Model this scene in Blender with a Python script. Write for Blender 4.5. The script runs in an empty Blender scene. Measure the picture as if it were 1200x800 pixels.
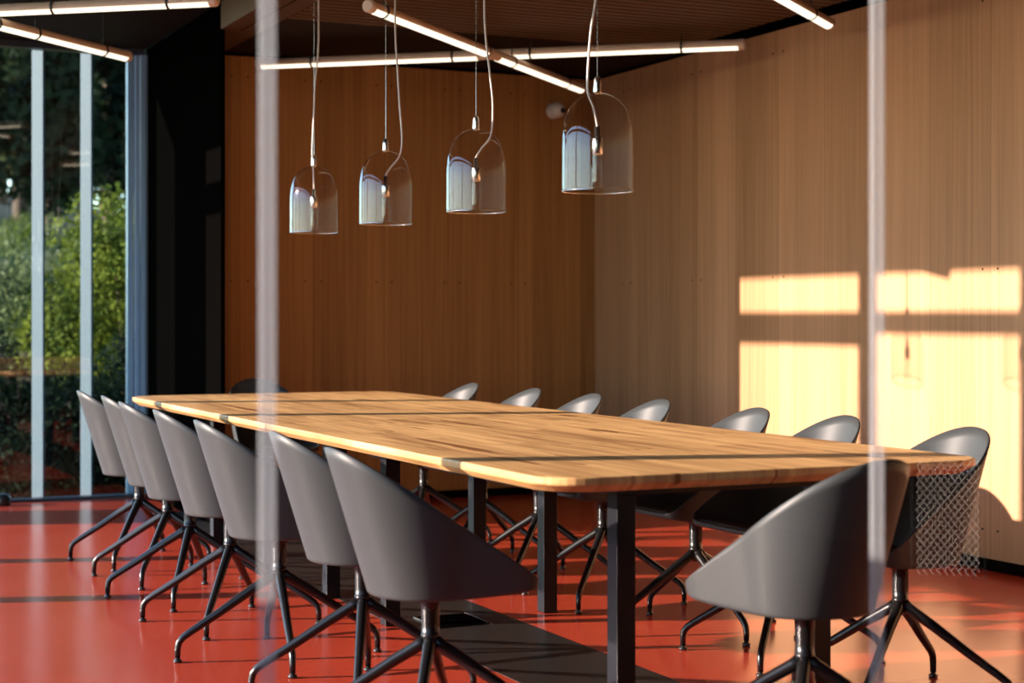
import bpy, bmesh, math, random
from mathutils import Vector, Matrix
random.seed(7)
PI = math.pi
S = bpy.context.scene
C = S.collection

# ------------------------------------------------------------------ camera
CAM_H = 1.14
cd = bpy.data.cameras.new('camera')
cam = bpy.data.objects.new('camera', cd); C.objects.link(cam)
cam.location = (0, 0, CAM_H)
cam.rotation_euler = (PI/2, 0, -math.radians(25.21))
cd.sensor_width = 36; cd.lens = 58.5; cd.shift_y = -28/1200
cd.dof.use_dof = True; cd.dof.focus_distance = 5.9; cd.dof.aperture_fstop = 2.8
cd.clip_end = 400
S.camera = cam

# ------------------------------------------------------------------ light
SUN_DIR = Vector((1.0, -0.32, -0.259)).normalized()
sl = bpy.data.lights.new('sun', 'SUN'); sl.energy = 11.8; sl.color = (1.0, 0.79, 0.67); sl.angle = math.radians(0.5)
so = bpy.data.objects.new('sun', sl); C.objects.link(so)
so.rotation_euler = SUN_DIR.to_track_quat('-Z', 'Y').to_euler(); so.location = (-10, 8, 6)
W = bpy.data.worlds.new('sky'); S.world = W; W.use_nodes = True
wn = W.node_tree; bg = wn.nodes['Background']
sky = wn.nodes.new('ShaderNodeTexSky')
try:
    sky.sky_type = 'NISHITA'; sky.sun_disc = False
    sky.sun_elevation = math.radians(38); sky.sun_rotation = math.atan2(-1.0, 0.345); sky.air_density = 1.0; sky.dust_density = 0.1
except Exception:
    pass
wn.links.new(sky.outputs[0], bg.inputs['Color']); bg.inputs['Strength'].default_value = 0.42
S.view_settings.view_transform = 'Standard'; S.view_settings.look = 'None'
S.view_settings.exposure = 0.75; S.view_settings.gamma = 1.0
S.view_settings.use_curve_mapping = False

# ------------------------------------------------------------------ materials
def mat(name):
    m = bpy.data.materials.new(name); m.use_nodes = True
    return m, m.node_tree, m.node_tree.nodes['Principled BSDF']
def plain(name, col, rough=0.5, metal=0.0, spec=0.5, noise=0.0, nscale=30):
    m, t, p = mat(name)
    p.inputs['Base Color'].default_value = (*col, 1); p.inputs['Roughness'].default_value = rough
    p.inputs['Metallic'].default_value = metal; p.inputs['Specular IOR Level'].default_value = spec
    if noise:
        n = t.nodes.new('ShaderNodeTexNoise'); n.inputs['Scale'].default_value = nscale
        tc = t.nodes.new('ShaderNodeTexCoord'); t.links.new(tc.outputs['Object'], n.inputs['Vector'])
        mx = t.nodes.new('ShaderNodeMix'); mx.data_type = 'RGBA'
        mx.inputs['A'].default_value = (*[c*(1-noise) for c in col], 1); mx.inputs['B'].default_value = (*[min(1, c*(1+noise)) for c in col], 1)
        t.links.new(n.outputs['Fac'], mx.inputs['Factor']); t.links.new(mx.outputs['Result'], p.inputs['Base Color'])
    return m
def math_node(t, op, a, b=None, c=None):
    n = t.nodes.new('ShaderNodeMath'); n.operation = op
    for i, v in enumerate((a, b, c)):
        if v is None: continue
        if isinstance(v, (int, float)): n.inputs[i].default_value = v
        else: t.links.new(v, n.inputs[i])
    return n.outputs[0]
def wood_wall(name, axis, dark, light, panel=0.42, v1=.36, v2=.24):
    """vertical veneer: panels of slightly different tone, fine vertical reeding"""
    m, t, p = mat(name)
    tc = t.nodes.new('ShaderNodeTexCoord'); sp = t.nodes.new('ShaderNodeSeparateXYZ'); t.links.new(tc.outputs['Object'], sp.inputs[0])
    u = sp.outputs[axis]; z = sp.outputs[2]
    pid = math_node(t, 'FLOOR', math_node(t, 'DIVIDE', u, panel))
    wnz = t.nodes.new('ShaderNodeTexWhiteNoise'); wnz.noise_dimensions = '1D'; t.links.new(pid, wnz.inputs['W'])
    sid = math_node(t, 'FLOOR', math_node(t, 'DIVIDE', u, panel*0.31))
    w2 = t.nodes.new('ShaderNodeTexWhiteNoise'); w2.noise_dimensions = '1D'; t.links.new(sid, w2.inputs['W'])
    cb = t.nodes.new('ShaderNodeCombineXYZ')
    t.links.new(math_node(t, 'MULTIPLY', u, 55.0), cb.inputs[0]); t.links.new(math_node(t, 'MULTIPLY', z, 0.9), cb.inputs[1])
    t.links.new(math_node(t, 'MULTIPLY', wnz.outputs['Value'], 40), cb.inputs[2])
    n = t.nodes.new('ShaderNodeTexNoise'); n.inputs['Scale'].default_value = 1.0; n.inputs['Detail'].default_value = 5; t.links.new(cb.outputs[0], n.inputs['Vector'])
    # reeds: fine regular lines
    fr = math_node(t, 'FRACT', math_node(t, 'DIVIDE', u, 0.0165))
    tri = math_node(t, 'ABSOLUTE', math_node(t, 'SUBTRACT', fr, 0.5))
    gro = math_node(t, 'GREATER_THAN', tri, 0.43)
    pf = math_node(t, 'FRACT', math_node(t, 'DIVIDE', u, panel))
    joint = math_node(t, 'LESS_THAN', pf, 0.010)
    f = math_node(t, 'ADD', math_node(t, 'MULTIPLY', n.outputs['Fac'], 0.75), math_node(t, 'MULTIPLY', wnz.outputs['Value'], v1))
    f = math_node(t, 'ADD', f, math_node(t, 'MULTIPLY', w2.outputs['Value'], v2))
    f = math_node(t, 'SUBTRACT', f, (v1+v2)*.35)
    f = math_node(t, 'SUBTRACT', f, math_node(t, 'MULTIPLY', gro, 0.22))
    f = math_node(t, 'SUBTRACT', f, math_node(t, 'MULTIPLY', joint, 0.5))
    mx = t.nodes.new('ShaderNodeMix'); mx.data_type = 'RGBA'; mx.clamp_factor = True
    mx.inputs['A'].default_value = (*dark, 1); mx.inputs['B'].default_value = (*light, 1)
    t.links.new(f, mx.inputs['Factor']); t.links.new(mx.outputs['Result'], p.inputs['Base Color'])
    p.inputs['Roughness'].default_value = 0.5; p.inputs['Specular IOR Level'].default_value = 0.3
    return m
def oak_top():
    m, t, p = mat('oiled_oak')
    tc = t.nodes.new('ShaderNodeTexCoord'); sp = t.nodes.new('ShaderNodeSeparateXYZ'); t.links.new(tc.outputs['Object'], sp.inputs[0])
    x, y, z = sp.outputs
    pid = math_node(t, 'FLOOR', math_node(t, 'DIVIDE', x, 0.117))
    w = t.nodes.new('ShaderNodeTexWhiteNoise'); w.noise_dimensions = '1D'; t.links.new(pid, w.inputs['W'])
    cid = math_node(t, 'FLOOR', math_node(t, 'DIVIDE', math_node(t, 'ADD', y, math_node(t, 'MULTIPLY', w.outputs['Value'], 3.0)), 1.1))
    w2 = t.nodes.new('ShaderNodeTexWhiteNoise'); w2.noise_dimensions = '2D'
    c2 = t.nodes.new('ShaderNodeCombineXYZ'); t.links.new(pid, c2.inputs[0]); t.links.new(cid, c2.inputs[1]); t.links.new(c2.outputs[0], w2.inputs['Vector'])
    cb = t.nodes.new('ShaderNodeCombineXYZ')
    t.links.new(math_node(t, 'MULTIPLY', x, 26.0), cb.inputs[0]); t.links.new(math_node(t, 'MULTIPLY', y, 1.6), cb.inputs[1])
    t.links.new(math_node(t, 'MULTIPLY', w2.outputs['Value'], 50), cb.inputs[2])
    n = t.nodes.new('ShaderNodeTexNoise'); n.inputs['Scale'].default_value = 1; n.inputs['Detail'].default_value = 6; n.inputs['Distortion'].default_value = 0.6
    t.links.new(cb.outputs[0], n.inputs['Vector'])
    cb3 = t.nodes.new('ShaderNodeCombineXYZ')
    t.links.new(math_node(t, 'MULTIPLY', x, 9.0), cb3.inputs[0]); t.links.new(math_node(t, 'MULTIPLY', y, 1.0), cb3.inputs[1])
    t.links.new(math_node(t, 'MULTIPLY', w2.outputs['Value'], 9), cb3.inputs[2])
    n2 = t.nodes.new('ShaderNodeTexNoise'); n2.inputs['Scale'].default_value = 1.3; n2.inputs['Detail'].default_value = 3; t.links.new(cb3.outputs[0], n2.inputs['Vector'])
    crack = math_node(t, 'MULTIPLY', math_node(t, 'GREATER_THAN', n2.outputs['Fac'], 0.64), 0.5)
    f = math_node(t, 'ADD', math_node(t, 'MULTIPLY', n.outputs['Fac'], 1.9), math_node(t, 'MULTIPLY', w2.outputs['Value'], 0.35))
    f = math_node(t, 'SUBTRACT', math_node(t, 'SUBTRACT', f, 0.52), crack)
    mx = t.nodes.new('ShaderNodeMix'); mx.data_type = 'RGBA'; mx.clamp_factor = True
    mx.inputs['A'].default_value = (0.20, 0.078, 0.020, 1); mx.inputs['B'].default_value = (0.72, 0.43, 0.175, 1)
    t.links.new(f, mx.inputs['Factor']); t.links.new(mx.outputs['Result'], p.inputs['Base Color'])
    p.inputs['Roughness'].default_value = 0.42; p.inputs['Specular IOR Level'].default_value = 0.45
    return m
def slat_mat():
    m, t, p = mat('ceiling_slat_wood')
    tc = t.nodes.new('ShaderNodeTexCoord'); n = t.nodes.new('ShaderNodeTexNoise'); n.inputs['Scale'].default_value = 1
    mp = t.nodes.new('ShaderNodeMapping'); mp.inputs['Scale'].default_value = (1.2, 14, 14)
    t.links.new(tc.outputs['Object'], mp.inputs[0]); t.links.new(mp.outputs[0], n.inputs['Vector'])
    mx = t.nodes.new('ShaderNodeMix'); mx.data_type = 'RGBA'
    mx.inputs['A'].default_value = (0.055, 0.025, 0.008, 1); mx.inputs['B'].default_value = (0.12, 0.056, 0.018, 1)
    t.links.new(n.outputs['Fac'], mx.inputs['Factor']); t.links.new(mx.outputs['Result'], p.inputs['Base Color'])
    p.inputs['Roughness'].default_value = 0.6
    return m
def floor_mat():
    m, t, p = mat('red_poured_floor')
    tc = t.nodes.new('ShaderNodeTexCoord')
    n = t.nodes.new('ShaderNodeTexNoise'); n.inputs['Scale'].default_value = 1.4; n.inputs['Detail'].default_value = 5
    t.links.new(tc.outputs['Object'], n.inputs['Vector'])
    mx = t.nodes.new('ShaderNodeMix'); mx.data_type = 'RGBA'
    mx.inputs['A'].default_value = (0.34, 0.036, 0.017, 1); mx.inputs['B'].default_value = (0.43, 0.054, 0.026, 1)
    t.links.new(n.outputs['Fac'], mx.inputs['Factor']); t.links.new(mx.outputs['Result'], p.inputs['Base Color'])
    mr = t.nodes.new('ShaderNodeMapRange'); mr.inputs['To Min'].default_value = 0.16; mr.inputs['To Max'].default_value = 0.26
    t.links.new(n.outputs['Fac'], mr.inputs['Value']); t.links.new(mr.outputs[0], p.inputs['Roughness'])
    p.inputs['Specular IOR Level'].default_value = 0.75
    return m
def thin_glass(name, tint=(1, 1, 1), r0=0.08, rough=0.0, power=4.0, inner=1.0):
    """thin pane: passes light straight through, mirrors more at grazing angles"""
    m = bpy.data.materials.new(name); m.use_nodes = True; t = m.node_tree; t.nodes.clear()
    o = t.nodes.new('ShaderNodeOutputMaterial'); mx = t.nodes.new('ShaderNodeMixShader')
    tr = t.nodes.new('ShaderNodeBsdfTransparent'); tr.inputs[0].default_value = (*tint, 1)
    gl = t.nodes.new('ShaderNodeBsdfGlossy'); gl.inputs['Roughness'].default_value = rough; gl.inputs[0].default_value = (1, 1, 1, 1)
    lw = t.nodes.new('ShaderNodeLayerWeight'); lw.inputs['Blend'].default_value = 0.5
    pw = math_node(t, 'POWER', lw.outputs['Facing'], power)
    f = math_node(t, 'MULTIPLY_ADD', pw, 1-r0, r0)
    if inner < 1:
        ge = t.nodes.new('ShaderNodeNewGeometry'); f = math_node(t, 'MULTIPLY', f, math_node(t, 'MULTIPLY_ADD', ge.outputs['Backfacing'], inner-1, 1.0))
    t.links.new(f, mx.inputs[0]); t.links.new(tr.outputs[0], mx.inputs[1]); t.links.new(gl.outputs[0], mx.inputs[2]); t.links.new(mx.outputs[0], o.inputs[0])
    return m
def silicone():
    m = bpy.data.materials.new('clear_silicone_joint'); m.use_nodes = True; t = m.node_tree; t.nodes.clear()
    o = t.nodes.new('ShaderNodeOutputMaterial'); mx = t.nodes.new('ShaderNodeMixShader'); m2 = t.nodes.new('ShaderNodeMixShader')
    tr = t.nodes.new('ShaderNodeBsdfTransparent'); df = t.nodes.new('ShaderNodeBsdfDiffuse'); tl = t.nodes.new('ShaderNodeBsdfTranslucent')
    df.inputs[0].default_value = (0.62, 0.66, 0.70, 1); tl.inputs[0].default_value = (0.62, 0.66, 0.70, 1)
    m2.inputs[0].default_value = 0.5; t.links.new(df.outputs[0], m2.inputs[1]); t.links.new(tl.outputs[0], m2.inputs[2])
    mx.inputs[0].default_value = 0.26; t.links.new(tr.outputs[0], mx.inputs[1]); t.links.new(m2.outputs[0], mx.inputs[2]); t.links.new(mx.outputs[0], o.inputs[0])
    return m
def emis(name, col, s):
    m = bpy.data.materials.new(name); m.use_nodes = True; t = m.node_tree; t.nodes.clear()
    o = t.nodes.new('ShaderNodeOutputMaterial'); e = t.nodes.new('ShaderNodeEmission')
    e.inputs[0].default_value = (*col, 1); e.inputs[1].default_value = s; t.links.new(e.outputs[0], o.inputs[0])
    return m
def foliage(name, a, b, scale=3.0):
    m, t, p = mat(name)
    tc = t.nodes.new('ShaderNodeTexCoord'); n = t.nodes.new('ShaderNodeTexNoise'); n.inputs['Scale'].default_value = scale
    t.links.new(tc.outputs['Object'], n.inputs['Vector'])
    mr = t.nodes.new('ShaderNodeMapRange'); mr.inputs['From Min'].default_value = .35; mr.inputs['From Max'].default_value = .65
    t.links.new(n.outputs['Fac'], mr.inputs['Value'])
    mx = t.nodes.new('ShaderNodeMix'); mx.data_type = 'RGBA'; mx.inputs['A'].default_value = (*a, 1); mx.inputs['B'].default_value = (*b, 1)
    t.links.new(mr.outputs[0], mx.inputs['Factor']); t.links.new(mx.outputs['Result'], p.inputs['Base Color'])
    p.inputs['Roughness'].default_value = 0.9; p.inputs['Specular IOR Level'].default_value = 0.1
    tl = t.nodes.new('ShaderNodeBsdfTranslucent'); t.links.new(mx.outputs['Result'], tl.inputs[0])
    ms = t.nodes.new('ShaderNodeMixShader'); ms.inputs[0].default_value = 0.35
    t.links.new(p.outputs[0], ms.inputs[1]); t.links.new(tl.outputs[0], ms.inputs[2]); t.links.new(ms.outputs[0], t.nodes['Material Output'].inputs[0])
    return m

M = {}
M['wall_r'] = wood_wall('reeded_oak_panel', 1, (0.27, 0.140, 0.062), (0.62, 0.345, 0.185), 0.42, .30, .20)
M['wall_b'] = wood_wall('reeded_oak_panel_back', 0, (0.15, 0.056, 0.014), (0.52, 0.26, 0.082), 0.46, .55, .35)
M['oak'] = oak_top(); M['slat'] = slat_mat(); M['floor'] = floor_mat()
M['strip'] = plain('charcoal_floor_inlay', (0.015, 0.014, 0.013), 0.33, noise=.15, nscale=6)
M['black'] = plain('black_lacquered_panel', (0.0014, 0.0013, 0.0012), 0.7, spec=0.0)
M['darkceil'] = plain('dark_ceiling_board', (0.014, 0.007, 0.004), 0.7, spec=.15, noise=.2, nscale=3)
M['beam'] = plain('brown_beam_veneer', (0.07, 0.033, 0.013), 0.55, noise=.2, nscale=4)
M['frame'] = plain('anthracite_window_frame', (0.035, 0.045, 0.055), 0.4)
M['fin'] = plain('pale_aluminium_fin', (0.052, 0.086, 0.118), 0.6, spec=.2)
M['bluefr'] = plain('blue_grey_frame_profile', (0.22, 0.36, 0.50), 0.4)
M['glass'] = thin_glass('window_glass', (0.80, 0.93, 0.92), 0.10, 0.0)
M['pglass'] = thin_glass('partition_glass', (0.975, 0.985, 0.98), 0.04, 0.0)
M['shade'] = thin_glass('blown_clear_glass', (0.93, 0.915, 0.90), 0.055, 0.0, 4.0, .1)
M['rim'] = thin_glass('polished_glass_rim', (0.9, 0.9, 0.9), 0.30, 0.05)
M['silicone'] = silicone()
M['shell'] = plain('matt_charcoal_plastic', (0.036, 0.040, 0.042), 0.46, spec=.28)
M['legm'] = plain('black_powder_coated_metal', (0.006, 0.006, 0.0065), 0.27, spec=.4)
M['glide'] = plain('glossy_dark_glide', (0.02, 0.02, 0.02), 0.15)
M['tleg'] = plain('dark_blue_black_steel', (0.003, 0.004, 0.007), 0.4, spec=.25)
M['tubeh'] = plain('pale_wood_tube', (0.62, 0.47, 0.36), 0.45)
M['tubel'] = emis('warm_led_diffuser', (1.0, 0.82, 0.60), 1.25)
M['clip'] = plain('black_clip', (0.01, 0.01, 0.01), 0.4)
M['cord'] = plain('grey_transparent_cord', (0.55, 0.50, 0.46), 0.3)
M['chrome'] = plain('brushed_nickel', (0.70, 0.68, 0.64), 0.25, 1.0)
M['white'] = plain('white_plastic', (0.65, 0.63, 0.60), 0.4)
M['corr'] = plain('dark_plaster', (0.03, 0.028, 0.027), 0.8)
M['grass'] = plain('meadow_slope', (0.012, 0.022, 0.008), 0.9, noise=.6, nscale=2)
M['bark'] = plain('brown_bark', (0.09, 0.06, 0.04), 0.9, noise=.4, nscale=8)
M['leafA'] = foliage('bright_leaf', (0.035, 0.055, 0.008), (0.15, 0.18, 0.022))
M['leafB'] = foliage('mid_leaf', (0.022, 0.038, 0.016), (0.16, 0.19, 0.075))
M['leafC'] = foliage('dark_and_shaded_leaf', (0.004, 0.010, 0.007), (0.018, 0.032, 0.014))  # shade of the low shrubs is put into this colour; conifers share it

# ------------------------------------------------------------------ helpers
R = math.radians
def obj(name, bm, m, parent=None, smooth=False, bevel=0):
    me = bpy.data.meshes.new(name)
    bm.normal_update(); bm.to_mesh(me); bm.free()
    if smooth:
        for p in me.polygons: p.use_smooth = True
    if m: me.materials.append(m)
    o = bpy.data.objects.new(name, me); C.objects.link(o)
    if parent: o.parent = parent
    if bevel:
        b = o.modifiers.new('bevel', 'BEVEL'); b.width = bevel; b.segments = 2; b.limit_method = 'ANGLE'
    return o
def tag(o, label=None, cat=None, group=None, kind=None):
    if label: o['label'] = label
    if cat: o['category'] = cat
    if group: o['group'] = group
    if kind: o['kind'] = kind
    return o
def thing(name, label, cat, loc=(0, 0, 0), rz=0, group=None, kind=None):
    o = bpy.data.objects.new(name, None); C.objects.link(o); o.empty_display_size = .1
    o.location = loc; o.rotation_euler = (0, 0, rz)
    return tag(o, label, cat, group, kind)
def box(bm, x0, x1, y0, y1, z0, z1):
    v = [bm.verts.new((x, y, z)) for z in (z0, z1) for y in (y0, y1) for x in (x0, x1)]
    for f in ((0, 2, 3, 1), (4, 5, 7, 6), (0, 1, 5, 4), (2, 6, 7, 3), (0, 4, 6, 2), (1, 3, 7, 5)):
        bm.faces.new([v[i] for i in f])
    return bm
def boxes(*bs):
    bm = bmesh.new()
    for b in bs: box(bm, *b)
    return bm
def sweep(bm, pts, radii, n=16, cap=True):
    pts = [Vector(p) for p in pts]
    if isinstance(radii, (int, float)): radii = [radii]*len(pts)
    up = None; rings = []
    for i, p in enumerate(pts):
        a = pts[max(i-1, 0)]; b = pts[min(i+1, len(pts)-1)]
        d = (b-a).normalized()
        if up is None:
            up = Vector((0, 0, 1)) if abs(d.z) < .9 else Vector((1, 0, 0))
        sx = up.cross(d)
        if sx.length < 1e-6: sx = Vector((0, 1, 0)).cross(d)
        sx.normalize(); sy = d.cross(sx).normalized(); up = sy
        rings.append([bm.verts.new(p + (sx*math.cos(2*PI*k/n) + sy*math.sin(2*PI*k/n))*radii[i]) for k in range(n)])
    for a, b in zip(rings, rings[1:]):
        for k in range(n): bm.faces.new((a[k], a[(k+1) % n], b[(k+1) % n], b[k]))
    if cap:
        bm.faces.new(rings[0][::-1]); bm.faces.new(rings[-1])
    return bm
def lathe(bm, prof, n=40, cx=0, cy=0, close=False):
    rings = []
    for r, z in prof:
        if r < 1e-6: rings.append([bm.verts.new((cx, cy, z))])
        else: rings.append([bm.verts.new((cx+r*math.cos(2*PI*k/n), cy+r*math.sin(2*PI*k/n), z)) for k in range(n)])
    for a, b in zip(rings, rings[1:]):
        for k in range(n):
            k2 = (k+1) % n
            if len(a) == 1 and len(b) == 1: continue
            if len(a) == 1: bm.faces.new((a[0], b[k2], b[k]))
            elif len(b) == 1: bm.faces.new((a[k], a[k2], b[0]))
            else: bm.faces.new((a[k], a[k2], b[k2], b[k]))
    bmesh.ops.recalc_face_normals(bm, faces=bm.faces)
    return bm
def smooth_path(pts, n=8):
    P = [Vector(p) for p in pts]; P = [P[0]*2-P[1]] + P + [P[-1]*2-P[-2]]; out = []
    for i in range(1, len(P)-2):
        for k in range(n):
            t = k/n; a, b, c, d = P[i-1:i+3]
            out.append(.5*((2*b)+(c-a)*t+(2*a-5*b+4*c-d)*t*t+(3*b-a-3*c+d)*t**3))
    out.append(P[-2]); return out
def struct(name, bm, m, label=None, bevel=0, **k):
    o = obj(name, bm, m, bevel=bevel, **k); o['kind'] = 'structure'
    if label: o['label'] = label
    return o
def copy_tree(o, parent=None):
    c = o.copy(); C.objects.link(c)
    if parent: c.parent = parent
    for ch in list(o.children): copy_tree(ch, c)
    return c

# ------------------------------------------------------------------ the room
XR = 5.16      # right wall
YB = 9.68      # back wall
XL = -0.32     # glazed left side
YW = 10.6      # back window
XF, YF = 2.41, 8.82   # black return wall
ZC = 2.70; ZL = 2.85
G = 2.2        # glass partition
struct('floor', boxes((XL-.3, XR+.3, -4.3, YW+.15, -.2, 0)), M['floor'], 'glossy red poured floor')
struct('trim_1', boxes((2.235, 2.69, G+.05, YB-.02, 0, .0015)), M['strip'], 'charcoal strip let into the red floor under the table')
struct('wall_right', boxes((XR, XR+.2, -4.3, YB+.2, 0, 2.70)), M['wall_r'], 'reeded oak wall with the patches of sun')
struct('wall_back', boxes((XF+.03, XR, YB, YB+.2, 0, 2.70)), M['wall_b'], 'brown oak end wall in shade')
struct('wall_left', boxes((XF, XF+.025, YF, YW, 0, ZL)), M['black'], 'black return wall beside the window', bevel=.004)
# skirting shadow profiles
struct('baseboard_right', boxes((XR-.012, XR-.001, G+.02, YB-.001, 0.001, .05)), M['black'], 'black recessed skirting at the right wall')
struct('baseboard_back', boxes((XF+.03, XR-.015, YB-.012, YB-.001, 0.001, .05)), M['black'], 'black recessed skirting at the end wall')
# ceilings
struct('ceiling', boxes((XF+.2, XR+.2, -4.3, YB+.2, ZC+.07, ZC+.3), (XR+.01, XR+.2, -4.3, YB+.2, ZC+.001, ZC+.07), (XF+.226, XR+.01, YB+.01, YB+.2, ZC+.001, ZC+.07)), M['black'], 'black ceiling void above the slats')
sl_b = []
y = G+.06
while y < 8.35:
    sl_b.append((XF+.24, XR-.16, y, y+.058, ZC+.005, ZC+.045)); y += .082
struct('trim_3', boxes(*sl_b), M['slat'], 'brown timber slats of the ceiling')
struct('trim_4', boxes((XF+.24, XR, 8.37, YB, ZC+.02, ZC+.06)), M['darkceil'], 'dark flat stretch of ceiling by the end wall')  # flat and dark where the slats stop
struct('trim_5', boxes((XF, XF+.225, -4.2, YF-.001, ZC, ZL+.15), (XF+.027, XF+.225, YF-.001, YB, ZC, ZL+.15)), M['beam'], 'brown veneered ceiling beam', bevel=.003)
struct('trim_6', boxes((XF+.108, XF+.114, G+.06, YF-.002, ZC-.0015, ZC-.0003)), M['black'], 'groove along the beam')
struct('trim_7', boxes((XL-.3, XF-.002, -4.3, YW+.12, ZL, ZL+.25)), M['darkceil'], 'dark board ceiling of the window bay')
struct('trim_8', boxes((XF+.24, XR-.001, -4.3, G-.05, ZC+.005, ZC+.05)), M['corr'], 'dark ceiling on the near side of the glass')
struct('wall_side', boxes((XL-.3, XL+.06, -4.3, 1.3, 0, ZL), (XL-.3, XL+.06, 1.3, 2.14, 0, 1.05), (XL-.3, XL+.06, 1.3, 2.14, 2.0, ZL)), M['corr'], 'dark side wall on the near side of the glass, unseen and shaped to block the sun')  # unseen; solid to stop the sun, opening cut so sun reaches the screen
struct('wall_near', boxes((XL-.3, XR+.2, -4.6, -4.3, 0, ZL)), M['corr'], 'dark wall behind the viewer')
struct('trim_9', boxes((4.95, XR-.001, G-.03, G+.03, 0.001, ZC)), M['black'], 'black post of the partition')

# glass partition in front of the table: three panes and two silicone joints
jx = (0.666, 1.693)
edges = [XL+.06, jx[0], jx[1], 4.95]
part = thing('window_1', 'frameless glass partition in front of the room', 'glass partition', (0, 0, 0), kind='structure')
for a, b in zip(edges, edges[1:]):
    bm = bmesh.new(); vs = [bm.verts.new(p) for p in ((a+.001, G, .004), (b-.001, G, .004), (b-.001, G, 2.695), (a+.001, G, 2.695))]; bm.faces.new(vs)
    obj('pane', bm, M['pglass'], part)
for x in jx:
    obj('silicone_joint', boxes((x-.010, x+.010, G-.006, G+.006, .005, 2.69)), M['silicone'], part)

# glazed left side (outside the photograph's left edge): its bars cast the shadows
wl = thing('window_2', 'glazed long side of the room left of the table', 'window', (0, 0, 0), kind='structure')
mull = [2.2, 5.005, 7.38, 8.54]
for ym in mull:
    obj('mullion', boxes((XL-.06, XL+.05, ym-.055, ym+.055, 0.001, ZL)), M['frame'], wl)
for (a, b, z0, z1) in ((2.26, 4.94, 2.49, 2.58), (5.07, 7.32, 2.49, 2.58), (7.44, 8.48, 2.49, 2.58), (8.60, 10.02, 2.425, 2.58)):
    obj('transom', boxes((XL-.05, XL+.04, a, b, z0, z1)), M['frame'], wl)
for a, b in zip(mull, mull[1:]+[10.02]):
    bm = bmesh.new(); vs = [bm.verts.new(p) for p in ((XL, a+.06, .01), (XL, b-.06, .01), (XL, b-.06, ZL-.01), (XL, a+.06, ZL-.01))]; bm.faces.new(vs)
    obj('pane', bm, M['pglass'], wl)
struct('sun_block_panel', boxes((XL-.03, XL+.03, 2.262, 2.68, 0.001, 1.0), (XL-.03, XL+.03, 2.68, 3.7, 0.001, 1.26)), M['frame'], 'unseen low panel added to block sun on the lower glass joints')  # stepped unseen panel, added to keep sun off the lower silicone joints
struct('trim_10', boxes((XL-.06, XL+.06, 10.02, YW+.1, 0.001, ZL)), M['black'], 'black corner post between the two glazed sides')

# back window
def bx(px, Y):
    u = (px-600)/1950; s_, c_ = 0.42593, 0.90475
    return Y*(s_+u*c_)/(c_-u*s_)
wb = thing('window_3', 'tall window at the far left looking out on trees', 'window', (0, 0, 0), kind='structure')
obj('window_frame', boxes((XL+.06, XF-.01, YW-.02, YW+.08, 0.001, .018), (XL+.06, XF-.01, YW-.02, YW+.08, ZL-.04, ZL-.001),
    (2.405, XF-.002, YW-.06, YW+.08, 0.019, ZL-.041)), M['frame'], wb)
obj('frame_profile', boxes((2.30, 2.335, YW+.03, YW+.08, 0.019, ZL-.041), (2.345, 2.365, YW-.01, YW+.05, 0.019, ZL-.041), (2.372, 2.40, YW-.03, YW+.05, .019, ZL-.041)), M['bluefr'], wb)
bm = bmesh.new(); vs = [bm.verts.new(p) for p in ((XL+.06, YW+.02, .02), (2.30, YW+.02, .02), (2.30, YW+.02, ZL-.04), (XL+.06, YW+.02, ZL-.04))]; bm.faces.new(vs)
obj('pane', bm, M['glass'], wb)
YE = YW+.10
for px0, px1 in ((40, 53), (97.5, 109.5), (150.5, 154.5), (-16, -4), (-72, -60)):
    a = bx(px0, YE); b = bx(px1, YE); mid = (a+b)/2; hl = (b-a)*.5/.55
    bm = boxes((-.006, .006, -hl, hl, 0.0, ZL+.1))
    fo = obj('fin', bm, M['fin'], wb); fo.location = (mid, YE+.05, 0); fo.rotation_euler = (0, 0, R(25))

# ------------------------------------------------------------------ tables
def make_table(name, label, y0, y1, near):
    t = thing(name, label, 'table', (2.545, (y0+y1)/2, 0), 0, 'the two oak tables set end to end')
    L = y1-y0; Wd = 1.41; hx, hy = Wd/2, L/2
    def outline(inset, n=10):
        pts = []
        for (sx, sy) in ((1, 1), (-1, 1), (-1, -1), (1, -1)):
            outer = (sy == near)
            r = (.14 if outer else .012) ; r = max(r, .006)
            ax, ay = hx-inset, hy-(inset if outer else 0.0)
            cx, cy = sx*(ax-r), sy*(ay-r)
            a0 = {(1, 1): 0, (-1, 1): PI/2, (-1, -1): PI, (1, -1): 1.5*PI}[(sx, sy)]
            for k in range(n+1):
                a = a0+PI/2*k/n; pts.append((cx+r*math.cos(a), cy+r*math.sin(a)))
        return pts
    bm = bmesh.new()
    lev = [(0.005, .740), (0.0015, .7385), (0, .735), (0, .722), (.002, .718), (.028, .700)]
    rings = [[bm.verts.new((x, y, z)) for x, y in outline(i)] for i, z in lev]
    n = len(rings[0])
    for a, b in zip(rings, rings[1:]):
        for k in range(n): bm.faces.new((a[k], b[k], b[(k+1) % n], a[(k+1) % n]))
    bm.faces.new(rings[0]); bm.faces.new(rings[-1][::-1])
    bmesh.ops.recalc_face_normals(bm, faces=bm.faces)
    obj('tabletop', bm, M['oak'], t)
    # steel underframe
    lx = .325; ly = L/2-.33
    obj('underframe', boxes((-lx-.03, lx+.03, -ly-.03, -ly+.03, .655, .6995), (-lx-.03, lx+.03, ly-.03, ly+.03, .655, .6995),
        (-lx-.03, -lx+.03, -ly+.03, ly-.03, .655, .6995), (lx-.03, lx+.03, -ly+.03, ly-.03, .655, .6995)), M['tleg'], t, bevel=.002)
    for sx in (-1, 1):
        for sy in (-1, 1):
            obj('leg', boxes((sx*lx-.029, sx*lx+.029, sy*ly-.029, sy*ly+.029, .002, .6555)), M['tleg'], t, bevel=.002)
    return t
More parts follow.
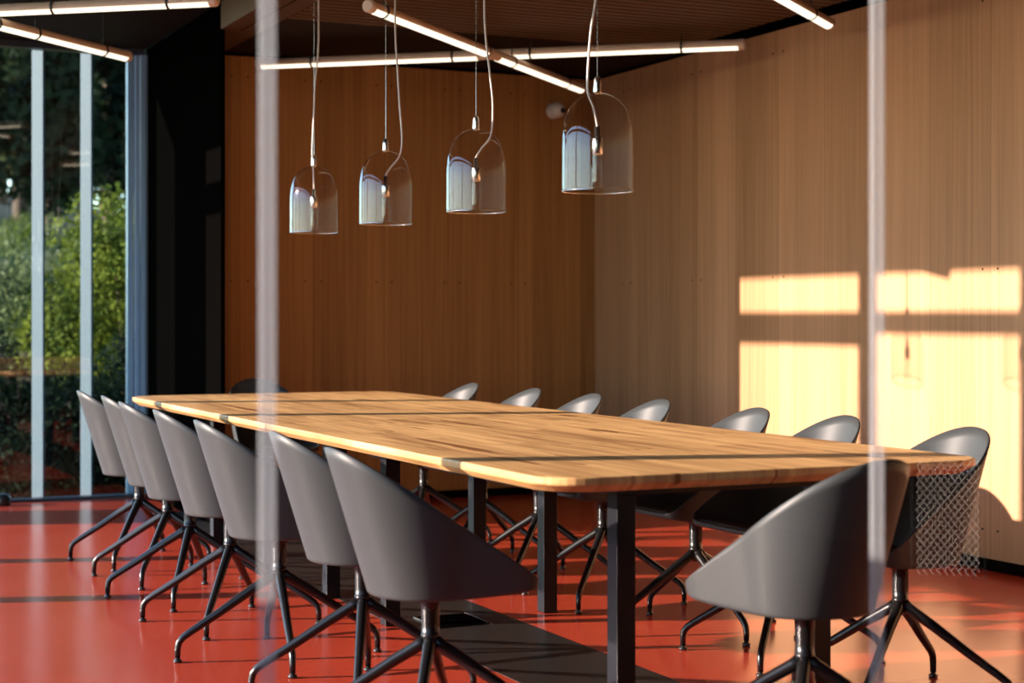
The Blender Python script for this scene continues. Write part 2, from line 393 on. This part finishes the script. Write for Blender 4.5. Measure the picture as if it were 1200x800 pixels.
make_table('conference_table', 'oak tabletop table on black legs, nearer half of the long table', 3.68, 6.105, -1)
make_table('conference_table', 'oak tabletop table on black legs, farther half of the long table', 6.113, 8.52, 1)

# ------------------------------------------------------------------ chairs
ZB = .410
def rim_z(y):
    # slanting cut from the high back down to the thin front edge
    t = min(max((y+.295)/.550, 0), 1)
    return .808-.368*t
def base_z(y):
    # the underside rises towards the front edge
    return ZB + .027*max(0, y/.255)**1.5
def ring_xy(th, k):
    """plan: round behind, squarer and wider in front. th=0 points to the front (+y); k = flare"""
    sx, cy_ = math.sin(th), math.cos(th)
    if cy_ < 0:
        hw = .172+.066*k
        d = (abs(sx)**2.1+abs(cy_)**2.1)**(-1/2.1)
        return hw*sx*d, (.168+.128*k)*cy_*d
    e = 2.1+4.5*min(1, cy_*1.6)
    d = (abs(sx)**e+abs(cy_)**e)**(-1/e)
    y = (.236+.04*k)*cy_*d
    hw = .172+.066*k+.068*(y/.245)**1.2
    return hw*sx*d, y
def shell_bm():
    bm = bmesh.new(); N = 96
    rows = []
    cen = bm.verts.new((0, 0, ZB))
    for f in (.25, .5, .75, .9):
        row = []
        for i in range(N):
            x, y = ring_xy(2*PI*i/N, 0); row.append(bm.verts.new((x*f, y*f, base_z(y*f))))
        rows.append(row)
    tops = []
    for i in range(N):
        th = 2*PI*i/N; zt = .6
        for _ in range(10):
            y = ring_xy(th, (zt-ZB)/.42)[1]; zt = max(rim_z(y), base_z(y)+.008)
        tops.append(zt)
    for q in (1, 2, 3):
        a = q/3*PI/2; row = []
        for i in range(N):
            x, y = ring_xy(2*PI*i/N, 0.0); l = math.hypot(x, y); zb = base_z(y)
            rb = min(.012, (tops[i]-zb)*.5)
            s_ = (l-rb+rb*math.sin(a))/l
            row.append(bm.verts.new((x*s_, y*s_, zb+rb*(1-math.cos(a)))))
        rows.append(row)
    J = 12
    for j in range(1, J+1):
        row = []
        for i in range(N):
            th = 2*PI*i/N; y0 = ring_xy(th, 0)[1]; zb = base_z(y0)
            z0 = zb+min(.012, (tops[i]-zb)*.5)
            z = z0+(tops[i]-z0)*j/J; k = (z-z0)/.41
            x, y = ring_xy(th, k)
            row.append(bm.verts.new((x, y, z)))
        rows.append(row)
    for i in range(N): bm.faces.new((cen, rows[0][(i+1) % N], rows[0][i]))
    for a, b in zip(rows, rows[1:]):
        for i in range(N): bm.faces.new((a[i], a[(i+1) % N], b[(i+1) % N], b[i]))
    bmesh.ops.recalc_face_normals(bm, faces=bm.faces)
    return bm
def make_chair(label, group, loc, rz, base_rz):
    t = thing('swivel_chair', label, 'chair', (loc[0], loc[1], 0), rz, group)
    sh = obj('shell', shell_bm(), M['shell'], t, smooth=True)
    so_ = sh.modifiers.new('thick', 'SOLIDIFY'); so_.thickness = .007; so_.offset = -1; so_.use_rim = True
    # seat: dished pad inside the bowl
    bm = bmesh.new(); N = 48; rows = []
    cen = bm.verts.new((0, 0, .430))
    for f, z in ((.35, .430), (.7, .432), (.88, .436), (.93, .434), (.93, .424)):
        row = []
        for i in range(N):
            x, y = ring_xy(2*PI*i/N, .0); row.append(bm.verts.new((x*f, y*f, z-ZB+base_z(y*f))))
        rows.append(row)
    for i in range(N): bm.faces.new((cen, rows[0][i], rows[0][(i+1) % N]))
    for a, b in zip(rows, rows[1:]):
        for i in range(N): bm.faces.new((a[i], b[i], b[(i+1) % N], a[(i+1) % N]))
    bmesh.ops.recalc_face_normals(bm, faces=bm.faces)
    obj('seat', bm, M['shell'], t, smooth=True)
    bm = bmesh.new()
    lathe(bm, [(0, .410), (.058, .4095), (.060, .405), (.036, .398), (.0250, .384), (.0240, .360), (.0235, .325), (.0235, .300), (.0250, .299), (.0250, .293), (.0235, .292), (.0225, .262), (.014, .25), (0, .25)], 28)
    col = obj('column', bm, M['legm'], t, smooth=True)
    for k in range(4):
        a = base_rz-rz + k*PI/2
        ca, sa = math.cos(a), math.sin(a)
        pr = [(.006, .288), (.03, .268), (.10, .225), (.20, .158), (.295, .098), (.318, .082), (.331, .066), (.335, .046), (.335, .016)]
        rad = [.017, .017, .0158, .014, .0122, .0118, .0112, .0104, .0095]
        bm = bmesh.new(); sweep(bm, [(r*ca, r*sa, z) for r, z in pr], rad, 14)
        lg = obj('leg', bm, M['legm'], t, smooth=True)
        bm = bmesh.new(); lathe(bm, [(0, .001), (.013, .001), (.015, .005), (.014, .009), (.008, .012), (.006, .018), (0, .018)], 18, .335*ca, .335*sa)
        obj('glide', bm, M['glide'], lg, smooth=True)
    return t
R = math.radians
LG = 'chairs along the window side of the table'; RG = 'chairs along the wall side of the table'
left = [ (1.74, 7.79, 148), (1.742, 7.245, 148), (1.70, 6.69, 155), (1.695, 6.07, 150), (1.673, 5.39, 170), (1.737, 4.75, 157), (1.69, 4.10, 150)]
ords = ['farthest', 'second from the window', 'third from the window', 'middle', 'third from the viewer', 'second from the viewer', 'nearest']
lrot = [0, 0, 0, 0, 0, 0, 0]
rrot = [0, 0, 0, 0, 0, 0, 0]
for (x, y, b), w, e in zip(left, ords, lrot):
    make_chair('charcoal swivel chair, %s of the window-side row' % w, LG, (x, y), R(-90+e), R(b))
right = [(3.18, 7.80, 60), (3.19, 7.10, 40), (3.19, 6.50, 45), (3.20, 5.93, 45), (3.20, 5.22, 0), (3.20, 4.68, 45), (3.18, 4.02, 34)]
ords2 = ['farthest', 'second from the end wall', 'third from the end wall', 'middle', 'third from the viewer', 'second from the viewer', 'nearest']
for (x, y, b), w, e in zip(right, ords2, rrot):
    make_chair('charcoal swivel chair, %s of the row by the oak wall' % w, RG, (x, y), R(90+e), R(b))
make_chair('charcoal swivel chair seen from behind at the near end of the table', None, (2.44, 3.46), R(8), R(140))
make_chair('dark swivel chair at the far end of the table by the brown wall', None, (2.62, 8.62), R(180), R(45))

# ------------------------------------------------------------------ pendants
def pendant(label, x, y, zb, cord_pts, hang):
    t = thing('pendant_lamp', label, 'pendant lamp', (x, y, zb), 0, 'glass pendants in a row above the table')
    Rg = .112; H = .215
    bm = bmesh.new()
    prof = [(Rg, 0), (Rg, .04), (Rg, .12), (Rg*.995, .16), (Rg*.965, .195), (Rg*.90, .228), (Rg*.79, .257), (Rg*.62, .281), (Rg*.42, .297), (Rg*.2, .305), (.012, .308)]
    lathe(bm, prof, 64)
    obj('glass_shade', bm, M['shade'], t, smooth=True)
    bm = bmesh.new(); lathe(bm, [(Rg+.0012, -.002), (Rg+.0012, .003), (Rg-.0035, .003), (Rg-.0035, -.002), (Rg+.0012, -.002)], 64)
    obj('glass_rim', bm, M['rim'], t, smooth=True)
    bm = bmesh.new(); lathe(bm, [(0, .300), (.0125, .302), (.0135, .310), (.0125, .335), (.0115, .348), (.006, .356), (0, .357)], 24)
    obj('finial', bm, M['chrome'], t, smooth=True)
    top = (ZC-.02)-zb
    bm = bmesh.new(); sweep(bm, [(0, 0, .355), (0, 0, top)], .0009, 6)
    obj('suspension_wire', bm, M['chrome'], t)
    bm = bmesh.new(); sweep(bm, smooth_path([(0, 0, .165), (0.0, 0, .20)] + [tuple(p) for p in cord_pts] + [(cord_pts[-1][0], cord_pts[-1][1], top)]), .0038, 10)
    obj('cord', bm, M['cord'], t, smooth=True)
    bm = bmesh.new(); lathe(bm, [(0, .112), (.013, .112), (.0165, .116), (.0165, .160), (.014, .166), (.009, .168), (.009, .200), (0, .200)], 24)
    obj('lamp_holder', bm, M['chrome'], t, smooth=True)
    bm = bmesh.new(); lathe(bm, [(0, .008), (.008, .009), (.0145, .018), (.015, .03), (.015, .112)], 24)
    obj('bulb', bm, M['shade'], t, smooth=True)
    return t
Rx = Vector((.905, -.426, 0))
def cp(a, z): return (Rx.x*a, Rx.y*a, z)
pendant('clear glass dome pendant nearest to the viewer, largest of the four', 2.444, 4.568, 1.533, [cp(-.012, .26), cp(-.03, .31), cp(-.028, .40), cp(-.02, .50), cp(-.003, .62), cp(.004, .80)], 0)
pendant('clear glass dome pendant, second from the viewer', 2.513, 5.651, 1.533, [cp(.02, .235), cp(.055, .285), cp(.062, .40), cp(.05, .52), cp(.035, .66), cp(.03, .80)], 0)
pendant('clear glass dome pendant, third from the viewer', 2.493, 6.538, 1.533, [cp(.02, .235), cp(.058, .285), cp(.068, .36), cp(.058, .50), cp(.048, .66), cp(.04, .82)], 0)
pendant('clear glass dome pendant farthest from the viewer, smallest of the four', 2.445, 7.339, 1.533, [cp(-.003, .28), cp(-.008, .36), cp(-.006, .44), cp(.0, .56), cp(.004, .68), cp(.02, .86)], 0)

# ------------------------------------------------------------------ tube lamps
def arc_tube(bm, a, b, r, a0, a1, n=14):
    a = Vector(a); b = Vector(b); d = (b-a).normalized(); side = Vector((0, 0, 1)).cross(d).normalized(); up = d.cross(side)
    if up.z < 0: up = -up; side = -side
    rows = []
    for p in (a, b):
        rows.append([bm.verts.new(p+(side*math.cos(t)+up*math.sin(t))*r) for t in [a0+(a1-a0)*k/n for k in range(n+1)]])
    for k in range(n): bm.faces.new((rows[0][k], rows[0][k+1], rows[1][k+1], rows[1][k]))
def tube_lamp(label, p, q, gap=0.0, ceil=ZC, r=.030, clips=(.12, .42, .58, .88)):
    p = Vector(p); q = Vector(q); mid = (p+q)/2; d = (q-p).normalized(); L = (q-p).length
    t = thing('tube_lamp', label, 'tube lamp', mid, 0, 'slim LED tubes hung under the ceiling')
    lp, lq = p-mid, q-mid
    bm = bmesh.new(); sweep(bm, [lp, lq], r*.93, 24)
    hs = obj('housing', bm, M['tubeh'], t, smooth=False)
    segs = [(-L/2+.03, L/2-.03)] if not gap else [(-L/2+.03, -gap), (gap, L/2-.03)]
    for s0, s1 in segs:
        bm = bmesh.new(); arc_tube(bm, d*s0, d*s1, r, R(205), R(335))
        obj('diffuser', bm, M['tubel'], t, smooth=True)
    for e in (lp, lq):
        sg = 1 if (e-Vector()).dot(d) > 0 else -1
        bm = bmesh.new(); sweep(bm, [e-d*.028*sg, e, e+d*.010*sg], [r*1.03, r*1.03, r*.75], 24)
        obj('end_cap', bm, M['tubeh'], t, smooth=False)
    for f in clips:
        c = d*(L*(f-.5))
        bm = bmesh.new(); sweep(bm, [c-d*.006, c+d*.006], r*1.10, 20)
        sweep(bm, [c+Vector((0, 0, r)), c+Vector((0, 0, r+.035))], .004, 8)
        sweep(bm, [c+Vector((0, 0, r+.03)), c+Vector((0, 0, ceil-mid.z))], .0012, 6)
        obj('clip', bm, M['clip'], t)
    return t
tube_lamp('warm glowing tube lamp running level across the crossing above the far end of the table', (2.758, 9.30, 2.60), (4.912, 7.521, 2.60), .08)
tube_lamp('warm glowing tube lamp slanting down to the corner, crossing under the level one', (2.591, 7.01, 2.535), (4.71, 9.003, 2.535), .08, clips=(.05, .47, .60, .9))
tube_lamp('warm glowing tube lamp of which only the lower end shows by the right wall', (4.954, 6.815, 2.60), (2.85, 5.16, 2.60), .08)
tube_lamp('warm glowing tube lamp under the window bay ceiling, topmost one at the left edge', (.50, 8.71, 2.60), (2.028, 7.504, 2.60), 0, ZL)
tube_lamp('warm glowing tube lamp under the window bay ceiling, lower one slanting to the window', (.58, 7.64, 2.535), (1.93, 8.917, 2.535), 0, ZL)

# ------------------------------------------------------------------ small things
# dome camera on the end wall
t = thing('security_camera', 'small white ball camera high on the brown end wall', 'camera', (4.85, YB-.001, 2.48))
bm = bmesh.new(); lathe(bm, [(0, 0), (.05, 0), (.05, .02), (.03, .03), (0, .03)], 28)
bmesh.ops.rotate(bm, verts=bm.verts, matrix=Matrix.Rotation(R(90), 3, 'X')); obj('mount', bm, M['white'], t, smooth=True)
bm = bmesh.new(); bmesh.ops.create_uvsphere(bm, u_segments=28, v_segments=18, radius=.05); bmesh.ops.translate(bm, verts=bm.verts, vec=(0, -.07, 0))
obj('ball', bm, M['white'], t, smooth=True)
bm = bmesh.new(); lathe(bm, [(0, 0), (.018, 0), (.018, .012), (.012, .016), (0, .012)], 24)
bmesh.ops.rotate(bm, verts=bm.verts, matrix=Matrix.Rotation(R(90), 3, 'X')); bmesh.ops.rotate(bm, verts=bm.verts, matrix=Matrix.Rotation(R(10), 3, 'Z'))
bmesh.ops.translate(bm, verts=bm.verts, vec=(.012, -.112, -.006)); obj('lens', bm, M['glide'], t, smooth=True)
# expanded metal screen on the near side, which the glass mirrors beside the right-hand chairs
t = thing('mesh_screen', 'pale expanded metal screen mirrored in the glass beside the nearest chair on the right', 'screen', (3.26, .50, .002), R(40))
bm = bmesh.new(); nx, nz, x0_, z0_ = 9, 26, -.09, .39
cw, chh = .18/nx, .33/nz
for i in range(nx):
    for j in range(nz):
        cx_ = x0_+cw*(i+.5)+(cw/2 if j % 2 else 0); cz_ = z0_+chh*j
        for sgn in (-1, 1):
            sweep(bm, [(cx_-cw/2, 0, cz_), (cx_, 0, cz_+sgn*chh)], .0024, 4, cap=False)
obj('metal_mesh', bm, M['white'], t)
obj('frame', boxes((-.11, -.10, -.006, .006, 0, .735), (.10, .11, -.006, .006, 0, .735), (-.10, .10, -.006, .006, .728, .735), (-.10, .10, -.006, .006, .368, .376)), M['clip'], t)
# floor box
t = thing('floor_box', 'black floor socket box with pale edges in the charcoal strip', 'floor box', (2.46, 5.75, .0016))
obj('lid', boxes((-.10, .10, -.12, .12, 0, .003)), M['black'], t)
obj('edge_trim', boxes((-.108, -.103, -.125, .125, 0, .004), (.103, .108, -.125, .125, 0, .004)), M['chrome'], t)
# doorstop
bm = bmesh.new(); lathe(bm, [(0, .001), (.05, .001), (.055, .02), (.055, .05), (.04, .072), (0, .08)], 28)
t = obj('door_stop', bm, M['glide'], None, smooth=True); t.location = (bx(2, 10.45), 10.45, 0)
tag(t, 'round black door stop on the floor by the window at the left edge', 'door stop')
# screw heads of the panels
def screws(face, items):
    for (u, z) in items:
        bm = bmesh.new(); lathe(bm, [(0, 0), (.0055, 0), (.005, .0016), (0, .0018)], 10)
        ax = Matrix.Rotation(R(-90), 3, 'Y') if face == 'r' else Matrix.Rotation(R(90), 3, 'X')
        bmesh.ops.rotate(bm, verts=bm.verts, matrix=ax)
        o = obj('screw', bm, M['black'], None)
        o.location = (XR-.0003, u, z) if face == 'r' else (u, YB-.0003, z)
        o['kind'] = 'structure'
k = 0.42
ys = []
for i in range(8, 23):
    yy = i*k
    if i % 2 == 0: ys += [yy-.045, yy+.055]
screws('r', [(yy, z) for yy in ys if yy > 3.2 and yy < 9.5 for z in (.18, 1.36, 2.58)])
xs = []
for i in range(6, 12):
    xs += [i*.46-.05, i*.46+.05]
screws('b', [(xx, z) for xx in xs if xx > 2.7 and xx < 5.0 for z in (1.36, 2.58)])

# ------------------------------------------------------------------ outdoors
bm = bmesh.new()
gx = [-60+i*3 for i in range(41)]; gy = [10.75, 12, 14, 16, 18, 21, 24, 28, 33, 40, 55, 80]
def gz(x, y):
    base = -.25 if y < 14 else -.25+(min(y, 36)-14)*.18
    w = min(max((x+6)/8, 0), 1)          # the slope rises only behind the back window
    return -.25+(base+.25)*w+.25*math.sin(x*.7+y*.4)*min(1, (y-10.7)/6)*w
rows = [[bm.verts.new((x, y, gz(x, y))) for x in gx] for y in gy]
for a, b in zip(rows, rows[1:]):
    for i in range(len(gx)-1): bm.faces.new((a[i], a[i+1], b[i+1], b[i]))
struct('floor_meadow', bm, M['grass'], 'grassy hillside beyond the window')
struct('floor_terrace', boxes((-60, XL-.32, -40, 10.74, -.45, -.25)), plain('gravel_terrace', (.22, .20, .18), .9, noise=.2, nscale=5), 'pale terrace along the glazed side')

def leaf_cloud(n, lobes, size, rnd):
    bm = bmesh.new()
    for _ in range(n):
        cx, cy, cz, r = rnd.choice(lobes)
        d = Vector((rnd.gauss(0, 1), rnd.gauss(0, 1), rnd.gauss(0, 1))).normalized()
        p = Vector((cx, cy, cz)) + d*r*(rnd.random()**.35)
        a = Vector((rnd.gauss(0, 1), rnd.gauss(0, 1), rnd.gauss(0, 1))).normalized(); b = a.cross(d+Vector((.1, .2, .3))).normalized()
        s = size*(.6+.8*rnd.random())
        vs = [bm.verts.new(p+a*s), bm.verts.new(p+b*s*.55), bm.verts.new(p-a*s), bm.verts.new(p-b*s*.55)]
        bm.faces.new(vs)
    return bm
def bush_proto(m, seed, h, w, n, size):
    rnd = random.Random(seed)
    t = thing('shrub', 'x', 'shrub')
    lobes = [(rnd.uniform(-w, w)*.6, rnd.uniform(-w, w)*.6, h*rnd.uniform(.2, .8), w*rnd.uniform(.3, .55)) for _ in range(9)]
    obj('foliage', leaf_cloud(n, lobes, size, rnd), m, t)
    bm = bmesh.new()
    for l in lobes[:4]: sweep(bm, [(0, 0, -.2), (l[0]*.4, l[1]*.4, l[2]*.5), (l[0], l[1], l[2])], [.05, .035, .015], 8)
    obj('stem', bm, M['bark'], t)
    return t
def tree_proto(m, seed, h, n, size):
    rnd = random.Random(seed)
    t = thing('tree', 'x', 'tree')
    lobes = []
    for k in range(22):
        f = .12+.86*k/21; w = .95*(1.08-f)
        a = rnd.uniform(0, 2*PI); lobes.append((math.cos(a)*w*.45, math.sin(a)*w*.45, h*f, w*.6+.12))
    obj('foliage', leaf_cloud(n, lobes, size, rnd), m, t)
    bm = bmesh.new(); sweep(bm, [(0, 0, -.3), (.03, 0, h*.4), (0, .05, h*.95)], [.14, .10, .02], 10)
    obj('trunk', bm, M['bark'], t)
    return t
bA = bush_proto(M['leafA'], 3, 2.6, 1.5, 16000, .036)
bB = bush_proto(M['leafB'], 5, 2.2, 1.7, 16000, .036)
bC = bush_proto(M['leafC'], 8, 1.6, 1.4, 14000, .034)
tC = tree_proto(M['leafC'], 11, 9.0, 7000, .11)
tB = tree_proto(M['leafB'], 12, 8.0, 7000, .10)
def place(proto, px, y, sc, rz, label, group, first={}):
    x = bx(px, y)
    o = proto if proto.name not in first else copy_tree(proto)
    first[proto.name] = 1
    o.location = (x, y, gz(x, y)-.05); o.scale = (sc,)*3; o.rotation_euler = (0, 0, rz)
    tag(o, label, 'tree' if 'tree' in proto.name else 'shrub', group)
SG = 'shrubs on the slope outside the window'; TG = 'trees of the wood outside the window'
place(bA, 152, 14.5, .86, .3, 'bright yellow-green shrub outside, tallest beside the right window edge', SG)
place(bB, 20, 16.0, .70, 1.0, 'sunlit green shrub outside behind the left window bar', SG)
place(bB, 78, 18.0, .66, 2.0, 'sunlit green shrub outside between the two window bars', SG)
place(bB, 125, 19.5, .66, 3.1, 'sunlit green shrub outside right of the second bar', SG)
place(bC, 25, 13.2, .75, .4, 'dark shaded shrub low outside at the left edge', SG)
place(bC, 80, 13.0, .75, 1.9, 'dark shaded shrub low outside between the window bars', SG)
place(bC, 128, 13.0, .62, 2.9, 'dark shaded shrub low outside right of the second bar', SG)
place(bB, -60, 17.5, .7, 4.1, 'shrub outside half hidden beyond the left edge', SG)
place(bA, 60, 22.5, .55, 5.1, 'yellow-green shrub higher on the slope outside between the bars', SG)
place(bB, 160, 23.0, .55, .9, 'green shrub higher on the slope outside near the right frame', SG)
place(bB, 5, 23.5, .55, 2.6, 'green shrub higher on the slope outside at the left edge', SG)
row_w = {0: 'front row, just behind the shrubs', 1: 'second row', 2: 'third row', 3: 'last row'}
for j, (y, pxs) in enumerate([(26.5, (-105, 60, 205)), (29.5, (-25, 130)), (33, (-80, 25, 100, 175)), (37, (0, 60, 125)), (41, (-50, 60, 165))]):
    for i, px in enumerate(pxs):
        place(tC if (i+j) % 3 else tB, px, y, 1.0+.08*j, i*1.3+j, 'tall narrow dark conifer of the wood rising behind the shrubs outside', TG)
